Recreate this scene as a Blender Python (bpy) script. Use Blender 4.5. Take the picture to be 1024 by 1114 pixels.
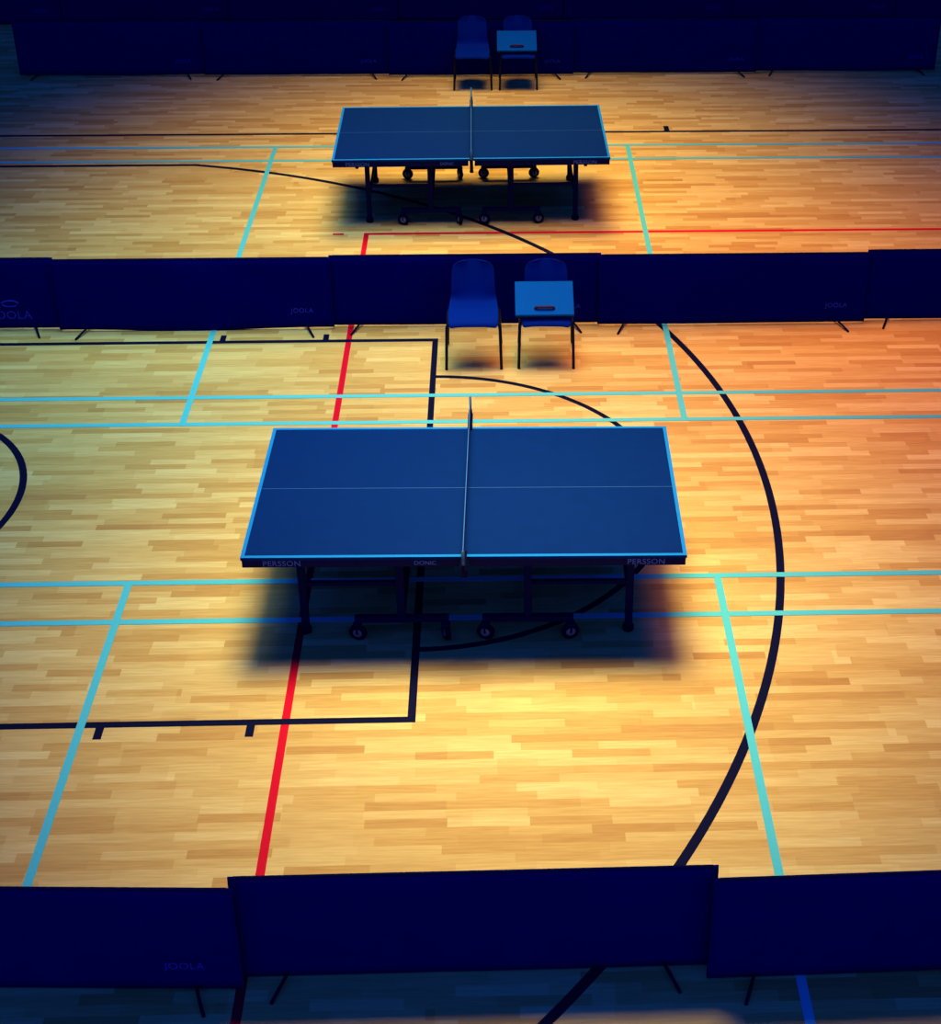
import bpy, bmesh, math, random
from mathutils import Vector, Matrix
random.seed(7)
scn = bpy.context.scene
for o in list(bpy.data.objects):
    bpy.data.objects.remove(o, do_unlink=True)
COL = scn.collection

# ------------------------------------------------------------------ camera
W_PX, H_PX = 1024, 1114
CX, CY, CZ, PITCH, YAW, ROLL, FPX = 6.3303, -9.5, 6.3688, 0.5232, 0.0324, 0.0047, 1677.4735
PPX, PPY = 589.67, 423.81
cp, sp = math.cos(PITCH), math.sin(PITCH)
F = Vector((math.sin(YAW)*cp, math.cos(YAW)*cp, -sp))
R_ = Vector((math.cos(YAW), -math.sin(YAW), 0))
U_ = R_.cross(F)
RR = R_*math.cos(ROLL) + U_*math.sin(ROLL)
UU = -R_*math.sin(ROLL) + U_*math.cos(ROLL)
cam_data = bpy.data.cameras.new('camera')
cam = bpy.data.objects.new('camera', cam_data)
COL.objects.link(cam)
m = Matrix((RR, UU, -F)).transposed().to_4x4()
m.translation = Vector((CX, CY, CZ))
cam.matrix_world = m
cam_data.sensor_fit = 'HORIZONTAL'
cam_data.sensor_width = 36.0
cam_data.lens = FPX/W_PX*36.0
cam_data.shift_x = (W_PX/2-PPX)/W_PX
cam_data.shift_y = (PPY-H_PX/2)/W_PX
cam_data.clip_end = 200
scn.camera = cam

# ------------------------------------------------------------------ view, world, lamps
scn.view_settings.view_transform = 'Standard'
scn.view_settings.look = 'None'
scn.view_settings.gamma = 1.0
scn.view_settings.use_curve_mapping = False
scn.view_settings.exposure = 0.0

wd = bpy.data.worlds.new('hall_ambience')
scn.world = wd
wd.use_nodes = True
wd.node_tree.nodes['Background'].inputs[0].default_value = (0.01, 0.10, 1.0, 1)
wd.node_tree.nodes['Background'].inputs[1].default_value = 0.52

def lamp(name, loc, target, power, color, angle, blend, radius):
    d = bpy.data.lights.new(name, 'SPOT')
    d.energy = power; d.color = color
    d.spot_size = math.radians(angle); d.spot_blend = blend
    d.shadow_soft_size = radius
    o = bpy.data.objects.new(name, d)
    COL.objects.link(o)
    o.location = loc
    o.rotation_euler = (Vector(target)-Vector(loc)).to_track_quat('-Z', 'Y').to_euler()
    return o

lamp('unseen_spot', (6.3, 0.6, 8.5), (6.5, -1.9, 0), 7000, (1.0, 0.88, 0.38), 43, 1.0, 2.1)  # unseen overhead spots, cones narrowed so the view darkens towards its edges
lamp('unseen_spot', (6.3, 7.9, 8.5), (6.3, 6.1, 0), 5300, (1.0, 0.74, 0.17), 56, 1.0, 2.4)
lamp('unseen_spot', (4.5, 2.6, 8.5), (4.3, 2.2, 0), 3100, (0.50, 0.98, 0.80), 58, 1.0, 2.6)  # unseen cool spot, added to tint the left side green-blue
lamp('unseen_spot', (8.7, 2.5, 8.5), (8.8, 2.2, 0), 3700, (1.0, 0.38, 0.03), 61, 1.0, 2.6)  # unseen orange-red spot, added to warm the right side

# ------------------------------------------------------------------ materials
def mat(name, color, rough=0.6, metal=0.0, spec=0.3, var=0.0, scale=40.0, bump=0.0):
    mt = bpy.data.materials.new(name); mt.use_nodes = True
    nt = mt.node_tree; b = nt.nodes['Principled BSDF']
    b.inputs['Roughness'].default_value = rough
    b.inputs['Metallic'].default_value = metal
    b.inputs['Specular IOR Level'].default_value = spec
    tc = nt.nodes.new('ShaderNodeTexCoord')
    nz = nt.nodes.new('ShaderNodeTexNoise'); nz.inputs['Scale'].default_value = scale
    nz.inputs['Detail'].default_value = 4
    nt.links.new(tc.outputs['Object'], nz.inputs['Vector'])
    cr = nt.nodes.new('ShaderNodeMix'); cr.data_type = 'RGBA'
    a = [max(0, c*(1-var)) for c in color]; z = [min(1, c*(1+var)) for c in color]
    cr.inputs[6].default_value = (*a, 1); cr.inputs[7].default_value = (*z, 1)
    nt.links.new(nz.outputs['Fac'], cr.inputs[0])
    nt.links.new(cr.outputs[2], b.inputs['Base Color'])
    if bump:
        bp = nt.nodes.new('ShaderNodeBump'); bp.inputs['Strength'].default_value = bump
        bp.inputs['Distance'].default_value = 0.01
        nt.links.new(nz.outputs['Fac'], bp.inputs['Height'])
        nt.links.new(bp.outputs['Normal'], b.inputs['Normal'])
    return mt

def floor_material():
    mt = bpy.data.materials.new('sprung_wood_floor'); mt.use_nodes = True
    nt = mt.node_tree; N = nt.nodes; L = nt.links
    b = N['Principled BSDF']
    tc = N.new('ShaderNodeTexCoord')
    sx = N.new('ShaderNodeSeparateXYZ'); L.new(tc.outputs['Object'], sx.inputs[0])
    def math_(op, a, b_=None, c=None):
        n = N.new('ShaderNodeMath'); n.operation = op
        for i, v in enumerate((a, b_, c)):
            if v is None: continue
            if isinstance(v, (int, float)): n.inputs[i].default_value = v
            else: L.new(v, n.inputs[i])
        return n.outputs[0]
    def white(vx, vy=None):
        n = N.new('ShaderNodeTexWhiteNoise'); n.noise_dimensions = '2D'
        c = N.new('ShaderNodeCombineXYZ'); L.new(vx, c.inputs[0])
        if vy is not None: L.new(vy, c.inputs[1])
        L.new(c.outputs[0], n.inputs['Vector']); return n.outputs['Value']
    def plank(width, length):
        row = math_('FLOOR', math_('DIVIDE', sx.outputs[1], width))
        off = math_('MULTIPLY', white(row), length)
        colm = math_('FLOOR', math_('DIVIDE', math_('ADD', sx.outputs[0], off), length))
        return white(colm, row)
    r1 = plank(0.066, 0.46); r2 = plank(0.132, 1.9)
    ramp = N.new('ShaderNodeValToRGB'); L.new(math_('ADD', math_('MULTIPLY', r1, 0.72), math_('MULTIPLY', r2, 0.28)), ramp.inputs[0])
    e = ramp.color_ramp.elements
    e[0].position = 0.0; e[0].color = (0.60, 0.31, 0.10, 1)
    e[1].position = 1.0; e[1].color = (0.95, 0.71, 0.31, 1)
    x = e.new(0.28); x.color = (0.73, 0.43, 0.14, 1)
    x = e.new(0.62); x.color = (0.84, 0.56, 0.21, 1)
    mp = N.new('ShaderNodeMapping'); mp.inputs['Scale'].default_value = (2.2, 34, 1)
    L.new(tc.outputs['Object'], mp.inputs[0])
    nz = N.new('ShaderNodeTexNoise'); nz.inputs['Scale'].default_value = 2.0; nz.inputs['Detail'].default_value = 5
    L.new(mp.outputs[0], nz.inputs['Vector'])
    mx = N.new('ShaderNodeMix'); mx.data_type = 'RGBA'; mx.blend_type = 'MULTIPLY'
    mx.inputs[0].default_value = 0.45
    g = N.new('ShaderNodeValToRGB'); L.new(nz.outputs['Fac'], g.inputs[0])
    g.color_ramp.elements[0].position = 0.3; g.color_ramp.elements[0].color = (0.6, 0.5, 0.4, 1)
    g.color_ramp.elements[1].position = 0.7; g.color_ramp.elements[1].color = (1, 1, 1, 1)
    L.new(ramp.outputs[0], mx.inputs[6]); L.new(g.outputs[0], mx.inputs[7])
    L.new(mx.outputs[2], b.inputs['Base Color'])
    b.inputs['Roughness'].default_value = 0.48
    b.inputs['Specular IOR Level'].default_value = 0.06
    return mt

M = dict(
    floor=floor_material(),
    cyan=mat('cyan_court_paint', (0.09, 0.60, 0.74), 0.6, var=0.06, spec=0.1),
    black=mat('black_court_paint', (0.003, 0.004, 0.035), 0.7, var=0.2, spec=0.04),
    red=mat('red_court_paint', (0.72, 0.003, 0.03), 0.6, var=0.08, spec=0.05),
    top=mat('blue_table_paint', (0.0002, 0.020, 0.155), 0.7, var=0.10, scale=9, spec=0.03),
    tline=mat('pale_table_line_paint', (0.006, 0.22, 0.72), 0.6, var=0.05, spec=0.05),
    tline2=mat('pale_thin_line_paint', (0.003, 0.075, 0.32), 0.5, var=0.05),
    apron=mat('dark_table_rail_paint', (0.001, 0.003, 0.06), 0.6, var=0.15, spec=0.05),
    steel=mat('dark_blue_steel', (0.002, 0.004, 0.06), 0.7, var=0.2, spec=0.02),
    tyre=mat('black_rubber', (0.001, 0.002, 0.03), 0.8, var=0.2, spec=0.05),
    hub=mat('grey_plastic_hub', (0.10, 0.16, 0.30), 0.5, var=0.15),
    lettering=mat('blue_lettering', (0.03, 0.12, 0.55), 0.5, var=0.05),
    fabric=mat('navy_barrier_fabric', (0.0004, 0.0006, 0.145), 0.9, var=0.12, scale=6, spec=0.0, bump=0.3),
    logo=mat('blue_printed_mark', (0.003, 0.02, 0.60), 0.8, var=0.1),
    shell=mat('blue_grey_chair_plastic', (0.0001, 0.018, 0.27), 0.6, var=0.08, spec=0.01),
    leg=mat('black_chair_steel', (0.001, 0.002, 0.025), 0.5, var=0.2, spec=0.1),
    case=mat('pale_blue_case_plastic', (0.0005, 0.090, 0.46), 0.6, var=0.06, spec=0.01),
    handle=mat('dark_red_handle', (0.03, 0.002, 0.05), 0.7, var=0.2),
    netm=mat('dark_net_cord', (0.006, 0.015, 0.10), 0.8, var=0.1),
    tape=mat('pale_net_tape', (0.03, 0.18, 0.58), 0.6, var=0.05),
    post=mat('grey_net_post', (0.05, 0.14, 0.26), 0.4, metal=0.3, var=0.1),
)

# ------------------------------------------------------------------ mesh helpers
class MB:
    def __init__(self): self.bm = bmesh.new()
    def box(self, x0, x1, y0, y1, z0, z1, bevel=0.0):
        r = bmesh.ops.create_cube(self.bm, size=1)
        vs = r['verts']
        bmesh.ops.scale(self.bm, vec=(x1-x0, y1-y0, z1-z0), verts=vs)
        bmesh.ops.translate(self.bm, vec=((x0+x1)/2, (y0+y1)/2, (z0+z1)/2), verts=vs)
        if bevel:
            es = list({e for v in vs for e in v.link_edges})
            bmesh.ops.bevel(self.bm, geom=es, offset=bevel, segments=2, affect='EDGES', profile=0.5)
        return self
    def tube(self, pts, r, n=12, caps=True):
        pts = [Vector(p) for p in pts]
        rs = r if isinstance(r, (list, tuple)) else [r]*len(pts)
        rings = []
        up = None
        for i, p in enumerate(pts):
            if i == 0: t = pts[1]-pts[0]
            elif i == len(pts)-1: t = pts[-1]-pts[-2]
            else: t = (pts[i+1]-pts[i]).normalized() + (pts[i]-pts[i-1]).normalized()
            t.normalize()
            if up is None:
                a = Vector((0, 0, 1)) if abs(t.z) < 0.9 else Vector((1, 0, 0))
                up = (a - t*a.dot(t)).normalized()
            else:
                up = (up - t*up.dot(t)).normalized()
            s = t.cross(up)
            rings.append([self.bm.verts.new(p + (up*math.cos(k*2*math.pi/n) + s*math.sin(k*2*math.pi/n))*rs[i]) for k in range(n)])
        for a, b in zip(rings, rings[1:]):
            for k in range(n):
                self.bm.faces.new((a[k], a[(k+1) % n], b[(k+1) % n], b[k]))
        if caps:
            self.bm.faces.new(rings[0][::-1]); self.bm.faces.new(rings[-1])
        return self
    def lathe(self, c, axis, prof, n=24):
        """prof: list of (distance along axis, radius)"""
        c = Vector(c); ax = Vector(axis).normalized()
        a = Vector((0, 0, 1)) if abs(ax.z) < 0.9 else Vector((1, 0, 0))
        u = (a - ax*a.dot(ax)).normalized(); v = ax.cross(u)
        rings = []
        for d, r in prof:
            rings.append([self.bm.verts.new(c + ax*d + (u*math.cos(k*2*math.pi/n)+v*math.sin(k*2*math.pi/n))*max(r, 1e-4)) for k in range(n)])
        for p, q in zip(rings, rings[1:]):
            for k in range(n):
                self.bm.faces.new((p[k], p[(k+1) % n], q[(k+1) % n], q[k]))
        self.bm.faces.new(rings[0][::-1]); self.bm.faces.new(rings[-1])
        return self
    def strip(self, pts, w, z0, z1):
        """flat painted band of width w following pts (2-D)"""
        pts = [Vector(p) for p in pts]; L_, R2 = [], []
        for i, p in enumerate(pts):
            if i == 0: t = pts[1]-pts[0]
            elif i == len(pts)-1: t = pts[-1]-pts[-2]
            else: t = pts[i+1]-pts[i-1]
            t.normalize(); nrm = Vector((-t.y, t.x))*w/2
            L_.append(p+nrm); R2.append(p-nrm)
        V = self.bm.verts.new
        q = [[V((a.x, a.y, z)) for a in side] for z in (z0, z1) for side in (L_, R2)]
        for i in range(len(pts)-1):
            self.bm.faces.new((q[2][i], q[3][i], q[3][i+1], q[2][i+1]))
            self.bm.faces.new((q[0][i], q[0][i+1], q[1][i+1], q[1][i]))
            self.bm.faces.new((q[0][i], q[2][i], q[2][i+1], q[0][i+1]))
            self.bm.faces.new((q[1][i], q[1][i+1], q[3][i+1], q[3][i]))
        for i in (0, -1):
            self.bm.faces.new((q[0][i], q[1][i], q[3][i], q[2][i]))
        return self
    def build(self, name, material, parent=None, smooth=False):
        bmesh.ops.recalc_face_normals(self.bm, faces=self.bm.faces)
        me = bpy.data.meshes.new(name); self.bm.to_mesh(me); self.bm.free()
        me.materials.append(material)
        if smooth:
            for p in me.polygons: p.use_smooth = True
        o = bpy.data.objects.new(name, me); COL.objects.link(o)
        if parent: o.parent = parent
        return o

def arc(cx, cy, r, a0, a1, n=64):
    return [(cx+r*math.cos(math.radians(a0+(a1-a0)*i/n)), cy+r*math.sin(math.radians(a0+(a1-a0)*i/n))) for i in range(n+1)]

def tag(o, label, cat, group=None):
    o['label'] = label; o['category'] = cat
    if group: o['group'] = group
    return o

def thing(name, label, cat, loc=(0, 0, 0), rz=0.0, group=None):
    o = bpy.data.objects.new(name, None); COL.objects.link(o)
    o.empty_display_size = 0.2
    o.location = loc; o.rotation_euler = (0, 0, rz)
    return tag(o, label, cat, group)

def dup(root, loc, rz, label):
    r = root.copy(); COL.objects.link(r); r.location = loc; r.rotation_euler = (0, 0, rz); r['label'] = label
    for ch in list(root.children):
        c = ch.copy(); COL.objects.link(c); c.parent = r
        for g in ch.children:
            d = g.copy(); COL.objects.link(d); d.parent = c
    return r

def text_mesh(name, body, size, material, parent, loc, rot, depth=0.0006, spacing=1.0, bold=0.0):
    cu = bpy.data.curves.new(name, 'FONT')
    cu.body = body; cu.size = size; cu.extrude = depth; cu.align_x = 'CENTER'; cu.align_y = 'CENTER'
    cu.space_character = spacing; cu.offset = bold
    tmp = bpy.data.objects.new('tmp_text', cu); COL.objects.link(tmp)
    bpy.context.view_layer.update()
    me = bpy.data.meshes.new_from_object(tmp.evaluated_get(bpy.context.evaluated_depsgraph_get()))
    bpy.data.objects.remove(tmp, do_unlink=True); bpy.data.curves.remove(cu)
    me.transform(Matrix.Translation(loc) @ Matrix.Rotation(rot[2], 4, 'Z') @ Matrix.Rotation(rot[0], 4, 'X'))
    me.materials.clear(); me.materials.append(material)
    me.name = name
    o = bpy.data.objects.new(name, me); COL.objects.link(o); o.parent = parent
    return o

# ------------------------------------------------------------------ floor and its painted lines
fb = MB().box(-6, 18, -9.5, 15, -0.08, 0.0)
floor = fb.build('floor', M['floor'])
floor['kind'] = 'structure'

def line_part(name, strips, material, w, z1, label):
    b = MB()
    for k, s in enumerate(strips): b.strip(s, w, 0.0, z1 + k*0.00012)
    o = b.build(name, material, floor); o['label'] = label
    return o

RED_X, RED_Y = 5.026, 4.691
line_part('court_end_line', [[(RED_X, RED_Y+0.025), (RED_X, -9.0)]], M['red'], 0.05, 0.0008, 'red line running the length of the floor')
line_part('court_side_line', [[(RED_X-0.025, RED_Y), (15.0, RED_Y)]], M['red'], 0.05, 0.0007, 'red line running across behind the middle barriers')
line_part('court_corner_dash', [[(4.69, RED_Y), (4.80, RED_Y)]], M['red'], 0.04, 0.0007, 'short red dash')

KX, KY = 5.7824, 2.425
line_part('free_throw_lane', [[(0, KY), (KX, KY)], [(KX, KY+0.025), (KX, -KY-0.025)], [(0, -KY), (KX, -KY)]], M['black'], 0.05, 0.0016, 'black rectangle of the free throw lane')
line_part('free_throw_semicircle', [arc(KX, 0, 1.772, -90, 90)], M['black'], 0.045, 0.0015, 'black half circle behind the free throw line')
R3 = 6.725; Y3 = 6.575; TX = 1.602
a3 = math.degrees(math.asin(Y3/R3))
pts3 = [(0, -Y3)] + arc(TX, 0, R3, -a3, a3, 140) + [(0, Y3)]
line_part('three_point_line', [pts3], M['black'], 0.056, 0.0017, 'long black three point curve')
line_part('no_charge_semicircle', [arc(1.52, 0, 1.275, -90, 90, 48)], M['black'], 0.055, 0.0015, 'small black half circle at the left edge')
line_part('basketball_side_line', [[(-0.5, 7.5187), (15.0, 7.5187)]], M['black'], 0.05, 0.0015, 'black side line beyond the far table')
for tx in (3.925, 4.823):
    for s in (1, -1):
        MB().strip([(tx, s*(KY+0.02)), (tx, s*(KY+0.125))], 0.05, 0, 0.0014).build('lane_tick', M['black'], floor)
MB().strip([(8.33, 7.53), (8.33, 7.70)], 0.06, 0, 0.0014).build('side_line_tick', M['black'], floor)

ROT = -0.0027
def bp_(x, y):
    dx = x-4.0
    return (x - ROT*y, y + ROT*dx)
def brect(x0, y0, x1, y1): return [bp_(x0, y0), bp_(x1, y1)]
BC = 5.8128
def badminton(ynear, far, label):
    """painted lines of one badminton court, ynear = centre of its near outer line"""
    y0, y1 = ynear, ynear+6.06
    S = []
    for y in (y0, y0+0.42, y1-0.42, y1): S.append(brect(-0.9, y, 12.5, y))
    for x in (BC-2.0, BC+2.0, BC-6.7, BC+6.7, BC-5.94, BC+5.94): S.append(brect(x, y0-0.02, x, y1+0.02))
    S.append(brect(-0.9, (y0+y1)/2, BC-2.0, (y0+y1)/2)); S.append(brect(BC+2.0, (y0+y1)/2, 12.5, (y0+y1)/2))
    line_part('badminton_court_lines', S, M['cyan'], 0.050, 0.0026, label)
badminton(1.044, True, 'pale cyan badminton court lines around the middle barriers')
badminton(-1.0277-6.06, False, 'pale cyan badminton court lines under the near table')

M['wall'] = mat('dark_hall_wall_paint', (0.004, 0.005, 0.03), 0.9, var=0.2, scale=3, spec=0.02)
for nm, a in (('wall_back', (-6, 18, 15.0, 15.15)), ('wall_left', (-6.15, -6, -9.5, 15.0)), ('wall_right', (18, 18.15, -9.5, 15.0))):
    w_ = MB().box(*a, 0.0, 10.0).build(nm, M['wall']); w_['kind'] = 'structure'

# ------------------------------------------------------------------ table tennis tables
def make_table():
    t = thing('table_tennis_table', '', 'table', group='blue table tennis tables')
    HL, HW, H = 1.37, 0.7625, 0.76
    for s in (-1, 1):
        x0, x1 = (-HL, -0.0003) if s < 0 else (0.0003, HL)
        top = MB().box(x0, x1, -HW, HW, H-0.022, H, 0.002).build('tabletop', M['top'], t)
        e = 0.0008; lw = 0.024
        b = MB()
        b.box(x0, x1, -HW, -HW+lw, H, H+e); b.box(x0, x1, HW-lw, HW, H, H+e)
        if s < 0: b.box(x0, x0+lw, -HW+lw, HW-lw, H, H+e)
        else: b.box(x1-lw, x1, -HW+lw, HW-lw, H, H+e)
        b.build('border_line', M['tline'], top)
        MB().box(x0+lw if s < 0 else x0, x1 if s < 0 else x1-lw, -0.003, 0.003, H, H+e).build('centre_line', M['tline2'], top)
        a = MB(); z0, z1 = H-0.078, H-0.022; q = 0.006
        xa, xb = (x0+q, x1-0.03) if s < 0 else (x0+0.03, x1-q)
        a.box(xa, xb, -HW+q, -HW+q+0.028, z0, z1, 0.003); a.box(xa, xb, HW-q-0.028, HW-q, z0, z1, 0.003)
        a.box(xa, xa+0.028, -HW+q+0.028, HW-q-0.028, z0, z1); a.box(xb-0.028, xb, -HW+q+0.028, HW-q-0.028, z0, z1)
        ap = a.build('apron_rail', M['apron'], t)
        for (bx, body, sz) in (((1.12*s), 'PERSSON', 0.055),):
            text_mesh('lettering', body, sz, M['lettering'], ap, (bx, -HW+q-0.0008, H-0.05), (math.pi/2, 0, 0), spacing=1.05)
        if s < 0:
            text_mesh('lettering', 'DONIC', 0.042, M['lettering'], ap, (-0.24, -HW+q-0.0008, H-0.05), (math.pi/2, 0, 0), spacing=1.0)
        # legs with levelling feet
        for sy in (-1, 1):
            y = 0.53*sy; x = 1.045*s
            lg = MB().box(x-0.024, x+0.024, y-0.024, y+0.024, 0.05, z0+0.03, 0.005).build('leg', M['steel'], t)
            MB().lathe((x, y, 0), (0, 0, 1), [(0, 0.026), (0.006, 0.036), (0.03, 0.038), (0.05, 0.030), (0.06, 0.014)]).build('levelling_foot', M['tyre'], lg, True)
            MB().box(min(x, 0.42*s), max(x, 0.42*s), y-0.014, y+0.014, 0.375, 0.405, 0.003).build('brace', M['steel'], t)
            # locking catch beneath the corner
            MB().tube([(1.13*s, -HW*sy*-1+0.10*-sy, z0+0.01), (1.13*s, sy*(HW-0.06), z0-0.03)], 0.018).build('catch', M['steel'], t)
        MB().box(1.045*s-0.016, 1.045*s+0.016, -0.506, 0.506, 0.60, 0.632, 0.003).build('leg_crossbar', M['steel'], t)
        MB().box(1.045*s-0.013, 1.045*s+0.013, -0.506, 0.506, 0.21, 0.236, 0.003).build('leg_crossbar', M['steel'], t)
        # rolling carriage of this half: two uprights, foot bars and cross bars
        xw = (-0.70, -0.135) if s < 0 else (0.12, 0.665)
        c = MB(); xc = sum(xw)/2
        for sy in (-1, 1):
            y = 0.58*sy
            c.box(xw[0]-0.02, xw[1]+0.02, y-0.022, y+0.022, 0.125, 0.165, 0.004)
            c.box(xc-0.026, xc+0.026, y-0.020, y+0.020, 0.165, z0+0.02, 0.004)
        c.box(xc-0.02, xc+0.02, -0.56, 0.56, 0.13, 0.16); c.box(xc-0.02, xc+0.02, -0.56, 0.56, 0.50, 0.53)
        c.build('rolling_carriage', M['steel'], t)
        for sy in (-1, 1):
            for j, x in enumerate(xw):
                y = 0.61*sy
                turn = 1.15 if (s < 0 and j == 1) else 0.25*(-1)**j
                ax = Vector((math.sin(turn), math.cos(turn), 0))
                ctr = Vector((x, y, 0.058))
                w = MB().lathe(ctr, ax, [(-0.016, 0.030), (-0.016, 0.050), (-0.010, 0.058), (0.010, 0.058), (0.016, 0.050), (0.016, 0.030)], 28).build('wheel', M['tyre'], t, True)
                MB().lathe(ctr, ax, [(-0.0185, 0.010), (-0.0185, 0.026), (-0.016, 0.031), (0.016, 0.031), (0.0185, 0.026), (0.0185, 0.010)], 24).build('hub', M['hub'], w, True)
                f = MB()
                for d in (-1, 1):
                    a = ctr + ax*0.024*d
                    f.tube([a, a+Vector((0, 0, 0.065))], 0.007, 8)
                f.lathe((x, y, 0.118), (0, 0, 1), [(0, 0.030), (0.012, 0.030), (0.02, 0.014)], 16)
                f.build('caster_fork', M['steel'], w)
    return t

def make_net():
    n = thing('table_tennis_net', '', 'net', group='nets clamped across the tables')
    y1 = 0.7625+0.1525; H = 0.76
    b = MB(); zt, zb = H+0.1515, H+0.006
    # cords of the mesh: thin slats both ways
    k = 0
    y = -y1+0.01
    while y < y1-0.005:
        b.box(-0.0008, 0.0008, y-0.0008, y+0.0008, zb, zt-0.01); y += 0.0152
    z = zb
    while z < zt-0.012:
        b.box(-0.0008, 0.0008, -y1+0.008, y1-0.008, z-0.0008, z+0.0008); z += 0.0152
    b.build('mesh', M['netm'], n)
    MB().box(-0.0025, 0.0025, -y1+0.006, y1-0.006, zt-0.013, zt, 0.001).build('tape', M['tape'], n)
    for s in (-1, 1):
        p = MB().tube([(0, s*y1, H-0.02), (0, s*y1, H+0.1525)], 0.0085, 14).build('post', M['post'], n, True)
        c = MB()
        c.box(-0.017, 0.017, min(s*0.72, s*(y1+0.012)), max(s*0.72, s*(y1+0.012)), H+0.001, H+0.016, 0.003)
        c.box(-0.017, 0.017, s*0.80-0.012, s*0.80+0.012, H-0.125, H+0.002, 0.003)
        c.box(-0.015, 0.015, min(s*0.70, s*0.80), max(s*0.70, s*0.80), H-0.125, H-0.105, 0.003)
        c.box(-0.012, 0.012, s*y1-0.012, s*y1+0.012, H-0.03, H+0.05, 0.003)
        c.build('clamp', M['tyre'], p)
        MB().lathe((0, s*0.735, H-0.155), (0, 0, 1), [(0, 0.012), (0.004, 0.020), (0.018, 0.020), (0.022, 0.006), (0.075, 0.006)], 18).build('clamp_screw', M['steel'], p, True)
    return n

T1 = (6.1177, -1.0565, 0, -0.0138); T2 = (6.0815, 5.5298, 0, 0.0100)
table = make_table(); table.location = T1[:3]; table.rotation_euler = (0, 0, T1[3])
table['label'] = 'nearer and larger-looking blue table tennis table, standing over the black semicircle'
dup(table, T2[:3], T2[3], 'farther blue table tennis table, standing behind the middle row of barriers')
net = make_net(); net.location = T1[:3]; net.rotation_euler = (0, 0, T1[3])
net['label'] = 'net seen edge-on across the nearer blue table'
dup(net, T2[:3], T2[3], 'net seen edge-on across the farther blue table')

# ------------------------------------------------------------------ barriers
def barrier(x0, x1, y0, y1, label, group, sag=0.012, bulge=0.012, mark='small', seed=0, h=0.70, clear=0.026):
    """free-standing surround panel from (x0,y0) to (x1,y1)"""
    L_ = math.hypot(x1-x0, y1-y0); rz = math.atan2(y1-y0, x1-x0)
    t = thing('court_barrier', label, 'barrier', (x0, y0, 0), rz, group)
    rnd = random.Random(seed)
    hw = L_
    f = MB()
    f.tube([(0.012, 0, 0.03), (0.012, 0, h-0.02), (0.03, 0, h-0.006), (hw-0.03, 0, h-0.006), (hw-0.012, 0, h-0.02), (hw-0.012, 0, 0.03)], 0.009, 10)
    f.build('frame', M['steel'], t, True)
    # fabric cover, hung over the top tube, both faces, slightly billowed
    b = MB(); bm = b.bm; nx, nz = 48, 12
    ph = rnd.uniform(0, 6)
    def surf(side):
        g = []
        for i in range(nx+1):
            u = i/nx; rowv = []
            for j in range(nz+1):
                v = j/nz
                lo = clear - sag*math.sin(math.pi*u)**2*(0.6+0.4*math.sin(5*u+ph)) 
                hi = h - 0.004*math.sin(math.pi*u)
                z = lo + (hi-lo)*v
                wob = bulge*math.sin(math.pi*u)*math.sin(math.pi*min(1, v*1.02))*math.sin(3.1*u*math.pi+ph)
                wob += 0.004*math.sin(14*u+5*v+ph)*math.sin(math.pi*v)*math.sin(math.pi*u)
                y = side*(0.011 if v < 1 else 0.004) + wob
                rowv.append(bm.verts.new((u*hw, y, z)))
            g.append(rowv)
        return g
    A, B = surf(-1), surf(1)
    for g in (A, B):
        for i in range(nx):
            for j in range(nz):
                bm.faces.new((g[i][j], g[i+1][j], g[i+1][j+1], g[i][j+1]))
    for i in range(nx):
        bm.faces.new((A[i][nz], A[i+1][nz], B[i+1][nz], B[i][nz])); bm.faces.new((A[i][0], B[i][0], B[i+1][0], A[i+1][0]))
    for j in range(nz):
        bm.faces.new((A[0][j], A[0][j+1], B[0][j+1], B[0][j])); bm.faces.new((A[nx][j], B[nx][j], B[nx][j+1], A[nx][j+1]))
    cov = b.build('fabric_cover', M['fabric'], t, True)
    if mark == 'small':
        text_mesh('printed_mark', 'JOOLA', 0.062, M['logo'], cov, (hw-0.27, -0.034, 0.20), (math.pi/2, 0, 0), spacing=1.05)
    elif mark == 'large':
        text_mesh('printed_mark', 'JOOLA', 0.11, M['logo'], cov, (hw-0.42, -0.034, 0.16), (math.pi/2, 0, 0), spacing=1.05)
        e = MB()
        e.tube([(hw-0.42+0.07*math.cos(a*0.3), -0.033, 0.275+0.028*math.sin(a*0.3)) for a in range(0, 20)], 0.006, 6)
        e.build('printed_emblem', M['logo'], cov)
    # hinged feet: a short bar reaching out on both sides near each end
    for fx in (0.24, hw-0.24):
        d = 0.07 if fx < 1 else -0.07
        MB().tube([(fx-d, -0.17, 0.009), (fx-d*0.5, -0.09, 0.026), (fx, 0, 0.034), (fx+d*0.5, 0.09, 0.026), (fx+d, 0.17, 0.009)], 0.009, 10).build('foot', M['tyre'], t, True)
    return t

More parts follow.
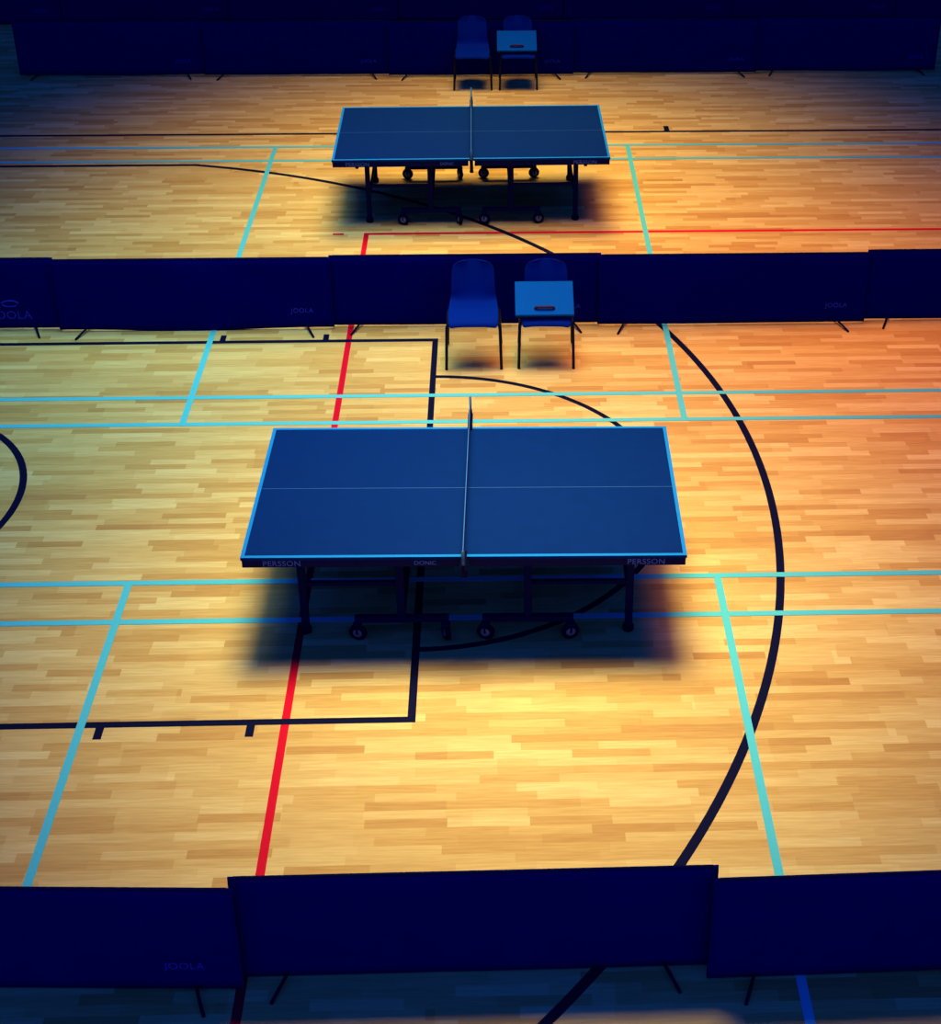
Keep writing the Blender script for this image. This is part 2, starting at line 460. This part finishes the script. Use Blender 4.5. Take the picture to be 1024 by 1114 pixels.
G1 = 'dark blue barriers of the middle row'; G2 = 'dark blue barriers of the far row'
G3 = 'dark blue barriers of the near row'; G4 = 'dark blue barriers of the rearmost row'
YM = 2.655
barrier(0.16, 2.495, YM+0.055, YM+0.04, 'dark blue barrier at the left end of the middle row, with large lettering', G1, mark='large', seed=1)
barrier(2.475, 4.885, YM+0.0, YM+0.0, 'dark blue barrier in the middle row, ending left of the chairs', G1, sag=0.03, seed=2)
barrier(4.87, 7.235, YM+0.035, YM+0.035, 'dark blue barrier in the middle row, directly behind the two nearer chairs', G1, seed=3)
barrier(7.215, 9.60, YM+0.0, YM+0.0, 'dark blue barrier in the middle row, with the long black curve emerging beneath it', G1, seed=4)
barrier(9.58, 11.95, YM+0.05, YM+0.05, 'dark blue barrier at the right end of the middle row', G1, seed=5)
YF = 9.61
barrier(0.31, 2.66, YF+0.02, YF+0.02, 'very dark barrier in the far row, leftmost one beside the dark corner', G2, seed=6, h=0.715)
barrier(2.65, 5.0, YF-0.01, YF-0.01, 'very dark barrier in the far row, next left of the far chairs', G2, seed=7, h=0.715)
barrier(4.98, 7.33, YF-0.055, YF-0.055, 'creased blue barrier in the far row, directly behind the two far chairs', G2, bulge=0.03, seed=8, h=0.715)
barrier(7.31, 9.68, YF-0.01, YF-0.01, 'very dark barrier in the far row, next right of the far chairs', G2, seed=9, h=0.715)
barrier(9.66, 12.0, YF+0.03, YF+0.03, 'very dark barrier in the far row, rightmost one above the orange floor', G2, seed=10, h=0.715)
barrier(2.71, 5.045, -4.265, -4.345, 'dark barrier at the bottom left, lower than its neighbour in the near row', G3, seed=11, clear=0.014, sag=0.006)
barrier(5.015, 7.36, -4.275, -4.262, 'dark barrier at the bottom centre, standing in front of both neighbours in the near row', G3, mark=None, seed=12, clear=0.014, sag=0.006)
barrier(7.33, 9.66, -4.345, -4.30, 'dark barrier at the bottom right of the near row', G3, mark=None, seed=13, clear=0.014, sag=0.006)
YB = 11.88
for i, (xa, lab) in enumerate(((-2.05, 'topmost row barrier at the far left edge'), (0.29, 'topmost row barrier over the left part of the far row'), (2.63, 'topmost row barrier left of the far chairs'),
                               (4.97, 'topmost row barrier straight behind the far chairs'), (7.31, 'topmost row barrier right of the far chairs'), (9.65, 'topmost row barrier over the right part of the far row'), (11.99, 'topmost row barrier at the far right edge'))):
    barrier(xa, xa+2.36, YB+0.035*(i % 2), YB+0.035*(i % 2), 'nearly black ' + lab, G4, seed=20+i)

# ------------------------------------------------------------------ chairs
def make_chair():
    c = thing('stacking_chair', '', 'chair', group='blue plastic stacking chairs')
    # shell profile (y, z, half width): front lip -> seat -> back -> top;   front of chair faces -y
    prof = [(-0.005, 0.405, 0.190), (0.0, 0.430, 0.205), (0.03, 0.447, 0.212), (0.12, 0.450, 0.214), (0.24, 0.440, 0.210), (0.32, 0.436, 0.205),
            (0.375, 0.450, 0.200), (0.405, 0.490, 0.192), (0.420, 0.55, 0.186), (0.435, 0.62, 0.184), (0.450, 0.69, 0.182), (0.462, 0.745, 0.178), (0.470, 0.785, 0.160), (0.474, 0.802, 0.125), (0.475, 0.808, 0.07)]
    bm = bmesh.new(); n = 14; rows = []
    for k, (y, z, w) in enumerate(prof):
        r = []
        for i in range(n+1):
            u = -1+2*i/n
            back = min(1, max(0, (z-0.46)/0.1)) if y > 0.3 else 0
            dz = 0.020*abs(u)**3*(1-back) if 1 < k else 0
            dy = -0.035*abs(u)**2.2*back
            if k <= 2: dz = -0.012*abs(u)**4
            r.append(bm.verts.new((u*w, y+dy, z+dz)))
        rows.append(r)
    for a, b in zip(rows, rows[1:]):
        for i in range(n): bm.faces.new((a[i], a[i+1], b[i+1], b[i]))
    me = bpy.data.meshes.new('seat_shell'); bm.to_mesh(me); bm.free(); me.materials.append(M['shell'])
    for p in me.polygons: p.use_smooth = True
    sh = bpy.data.objects.new('seat_shell', me); COL.objects.link(sh); sh.parent = c
    so = sh.modifiers.new('thickness', 'SOLIDIFY'); so.thickness = 0.007; so.offset = 0
    sh.modifiers.new('round', 'SUBSURF').levels = 1; sh.modifiers['round'].render_levels = 1
    for s in (-1, 1):
        MB().tube([(s*0.232, 0.005, 0.0), (s*0.222, 0.02, 0.39), (s*0.212, 0.04, 0.418), (s*0.17, 0.06, 0.424)], 0.0125, 12).build('leg', M['leg'], c, True)
        MB().tube([(s*0.232, 0.47, 0.0), (s*0.218, 0.36, 0.38), (s*0.205, 0.33, 0.415), (s*0.16, 0.31, 0.420)], 0.0125, 12).build('leg', M['leg'], c, True)
    fr = MB()
    for s in (-1, 1): fr.tube([(s*0.205, 0.03, 0.415), (s*0.205, 0.34, 0.413)], 0.011, 10)
    fr.box(-0.205, 0.205, 0.045, 0.075, 0.408, 0.426, 0.003); fr.box(-0.2, 0.2, 0.295, 0.325, 0.404, 0.422, 0.003)
    fr.build('seat_frame', M['leg'], c)
    return c

def make_case():
    c = thing('scoring_case', '', 'scoreboard', group='pale blue scoring cases on the chairs')
    # lid lies in local XY, hinge towards +y
    w, l, th = 0.245, 0.37, 0.045
    MB().box(-w, w, 0, l, 0, th*0.45, 0.004).build('case_base', M['apron'], c)
    MB().box(-w, w, 0, l, th*0.5, th, 0.004).build('case_lid', M['case'], c)
    MB().tube([(-0.078, 0.065, th), (-0.072, 0.065, th+0.018), (-0.05, 0.065, th+0.022), (0.05, 0.065, th+0.022), (0.072, 0.065, th+0.018), (0.078, 0.065, th)], 0.012, 10).build('handle', M['handle'], c, True)
    return c

ch = make_chair(); ch.location = (6.125, 1.885, 0)
ch['label'] = 'empty blue plastic chair with black legs against the middle barriers'
dup(ch, (6.735, 1.885, 0), -0.02, 'blue plastic chair against the middle barriers, holding a pale blue case')
dup(ch, (6.055, 9.0, 0), 0.0, 'empty dim blue chair in front of the far barriers')
dup(ch, (6.62, 9.0, 0), 0.0, 'dim blue chair in front of the far barriers, holding a case')
cs = make_case()
def lay(o, loc, tilt): o.location = loc; o.rotation_euler = (tilt, 0, 0)
TILT = 0.40
lay(cs, (6.722, 1.925, 0.462), TILT); cs['label'] = 'bright blue case with a dark red handle leaning on the nearer right chair'
c2 = dup(cs, (6.60, 9.0, 0.47), 0, 'dim blue case with a dark handle leaning on the far right chair')
lay(c2, (6.605, 9.04, 0.462), TILT)
